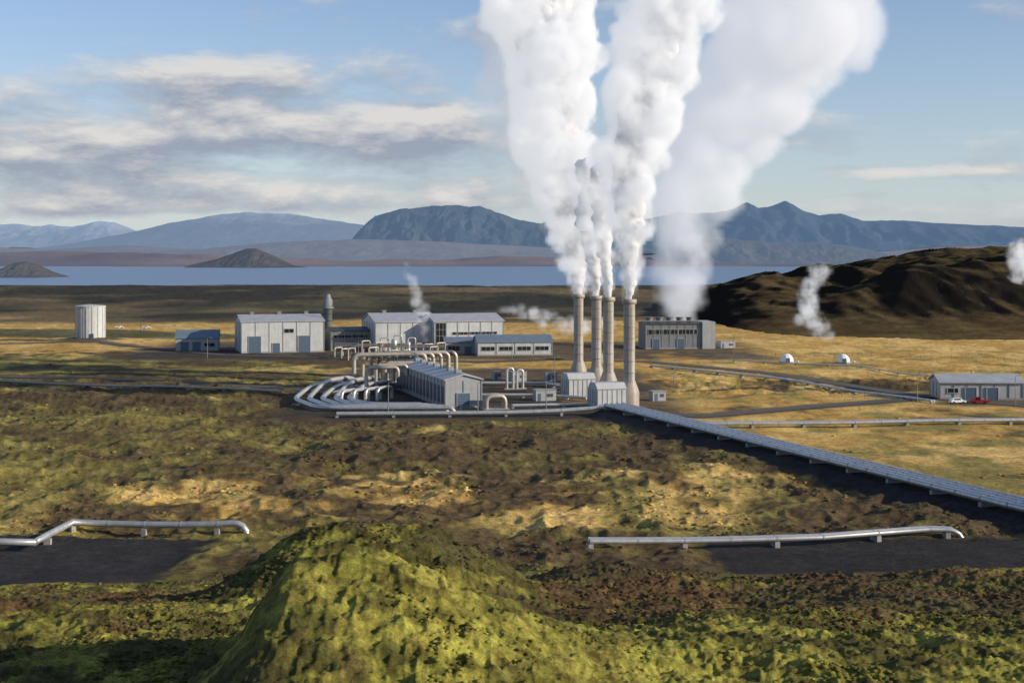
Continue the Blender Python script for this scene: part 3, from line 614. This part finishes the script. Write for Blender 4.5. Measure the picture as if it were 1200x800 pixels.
HALO=vol_mat('steam_veil',.55,.40,ns=.15,lo=.36,hi=.60,det=4,ecol=(.94,.96,1)); SOFT=vol_mat('thin_steam',.085,.37,ns=.04,lo=.30,hi=.60,ecol=(.89,.92,1)); WISP=vol_mat('wispy_steam',.17,.42,ns=.12,lo=.40,hi=.66,det=3)
SHADE=vol_mat('shaded_steam',.085,.21,ns=.05,lo=.32,hi=.60,ecol=(.86,.90,1))  # weaker glow and greyer tint paint the shaded side of the plume
def pl(pts,Y): return [(at(px,Yq),Yq,zat(py,Yq),w/2/F*Yq) for px,py,w,Yq in [(a[0],a[1],a[2],Y if len(a)<4 else a[3]) for a in pts]]
def plume(path,n,core=.60):
    e=root('steam_plume'); p,r=puffs(path,n,2,.38,.62)
    steam_obj('veil',p,r,HALO,1.0,False,e)
    P=[(a,b,c,d*(core if k<5 else core*.85)) for k,(a,b,c,d) in enumerate(path)]
    p2,r2=puffs(P,n,1,.5,.75,.9); steam_obj('dense_core',p2,r2,CORE,.6,True,e,disp=((5,1.6),(1.8,.5)))
plume(pl([(678,348,14),(677,330,30),(675,300,52),(671,265,74),(666,230,94),(660,190,116),(654,150,132),(648,110,142),(646,63,156),(642,20,168),(632,-30,178)],462),160)
plume(pl([(699,349,13),(698,330,25),(695,300,42),(693,270,56),(692,235,68),(690,195,70)],440),80)
plume(pl([(713,351,12),(712,332,23),(709,305,34),(706,275,44),(704,240,54),(704,200,58)],418),65)
plume(pl([(737.5,354,13),(738,335,25),(737,305,42),(737,270,58),(738,235,76),(737,200,94),(743,150,112),(756,100,116),(768,63,118),(782,20,126),(798,-30,135)],386),190)
def soft(path,n,mat,vox=1.2):
    e=root('steam_plume'); p,r=puffs(path,n,1); steam_obj('veil',p,r,mat,vox,False,e)
soft(pl([(796,374,50),(796,340,72),(798,300,92),(802,260,106),(814,220,124),(830,180,142),(850,140,160),(876,100,184),(905,63,210),(935,20,225),(960,-30,240)],650),170,SOFT,2.4)
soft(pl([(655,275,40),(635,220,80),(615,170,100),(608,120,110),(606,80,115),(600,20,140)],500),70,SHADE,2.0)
soft(pl([(497,400,12),(497,375,24),(488,350,28),(480,325,22),(478,310,14)],604),40,WISP,1.0)
soft(pl([(972,402,18),(960,385,40),(945,360,44),(948,335,38),(965,315,40)],700),40,WISP,1.4)
soft(pl([(1215,380,20),(1198,350,40),(1192,320,40),(1195,290,40)],820),40,WISP,1.4)
soft(pl([(585,362,14),(615,366,26),(650,380,34),(690,384,30),(720,380,24)],690),50,WISP,1.4)
# ------------------------------------------------------------- light + sky
SEL=math.radians(20); SAZ=math.atan2(.95,-.30)
sd=Vector((math.sin(SAZ)*math.cos(SEL),math.cos(SAZ)*math.cos(SEL),math.sin(SEL)))
L=bpy.data.lights.new('sun','SUN'); L.energy=5; L.angle=math.radians(.5); L.color=(1,.89,.73); lo=bpy.data.objects.new('sun',L); scene.collection.objects.link(lo); lo.rotation_euler=sd.to_track_quat('Z','Y').to_euler(); lo.location=(300,-100,200)
w=bpy.data.worlds.new('World'); scene.world=w; w.use_nodes=True; nt=w.node_tree; nt.nodes.clear()
out=nt.nodes.new('ShaderNodeOutputWorld'); sky=nt.nodes.new('ShaderNodeTexSky'); sky.sky_type='NISHITA'; sky.sun_disc=False; sky.sun_elevation=SEL; sky.sun_rotation=SAZ; sky.altitude=100; sky.dust_density=.4; sky.ozone_density=2.0
bg=nt.nodes.new('ShaderNodeBackground'); bg.inputs[1].default_value=.125
g=nt.nodes.new('ShaderNodeTexCoord').outputs['Generated']; sx=nt.nodes.new('ShaderNodeSeparateXYZ'); lk(nt,g,sx.inputs[0])
AZ=M(nt,'ARCTAN2',sx.outputs[0],sx.outputs[1]); EL=sx.outputs[2]
hz_f=M(nt,'MULTIPLY',M(nt,'EXPONENT',M(nt,'MULTIPLY',M(nt,'ABSOLUTE',EL),-14.0)),.85)
skc=mixcol(nt,1.0,sky.outputs[0],(.98,.98,1.12),'MULTIPLY')
skc=mixcol(nt,hz_f,skc,(4.4,5.05,5.7)); lk(nt,skc,bg.inputs[0])
def cloudfield(del_):
    e2=M(nt,'ADD',EL,del_)
    cv=nt.nodes.new('ShaderNodeCombineXYZ'); lk(nt,M(nt,'MULTIPLY',AZ,10.0),cv.inputs[0]); lk(nt,M(nt,'MULTIPLY',e2,30.0),cv.inputs[1]); cv.inputs[2].default_value=3.3
    n=noise(nt,cv.outputs[0],1.0,10,.60,.15)
    tot=M(nt,'MULTIPLY',M(nt,'SUBTRACT',n,.5),3.0)
    for px,py,sx_,sy_,wt in [(200,165,380,36,1.05),(480,160,160,40,.9),(255,95,130,40,.8),(390,85,190,26,.6),(60,190,110,18,.4),(60,245,240,14,.8),(300,222,330,16,.5),(1030,206,120,8,.95),(280,240,200,14,.3),(1000,246,260,12,.35),(900,150,260,30,.12),(-300,150,300,60,.6),(560,235,220,16,.3)]:
        a=M(nt,'DIVIDE',M(nt,'SUBTRACT',AZ,(px-600)/F),sx_/F); b=M(nt,'DIVIDE',M(nt,'SUBTRACT',e2,(HY-py)/F),sy_/F)
        q=M(nt,'EXPONENT',M(nt,'MULTIPLY',M(nt,'ADD',M(nt,'MULTIPLY',a,a),M(nt,'MULTIPLY',b,b)),-1.0))
        tot=M(nt,'ADD',tot,M(nt,'MULTIPLY',q,wt))
    return tot
c0=cloudfield(0.0); c1=cloudfield(.011)
dens=mapr(nt,c0,.20,.95,0,.92); lit=mapr(nt,M(nt,'SUBTRACT',c0,c1),-.20,.55,0,1)
ccol=mixcol(nt,lit,(.34,.385,.48),(.80,.77,.74))
cb=nt.nodes.new('ShaderNodeBackground'); lk(nt,ccol,cb.inputs[0]); cb.inputs[1].default_value=.92
mx=nt.nodes.new('ShaderNodeMixShader'); lk(nt,dens,mx.inputs[0]); lk(nt,bg.outputs[0],mx.inputs[1]); lk(nt,cb.outputs[0],mx.inputs[2]); lk(nt,mx.outputs[0],out.inputs[0])
# ------------------------------------------------------------- camera
cam=bpy.data.cameras.new('camera'); cam.lens=50; cam.sensor_width=36; cam.shift_y=-(400-HY)/1200; cam.clip_start=.5; cam.clip_end=60000
co=bpy.data.objects.new('camera',cam); scene.collection.objects.link(co); co.location=(0,0,H); co.rotation_euler=(math.radians(90),0,0); scene.camera=co
scene.view_settings.view_transform='Standard'; scene.view_settings.look='None'; scene.view_settings.exposure=0
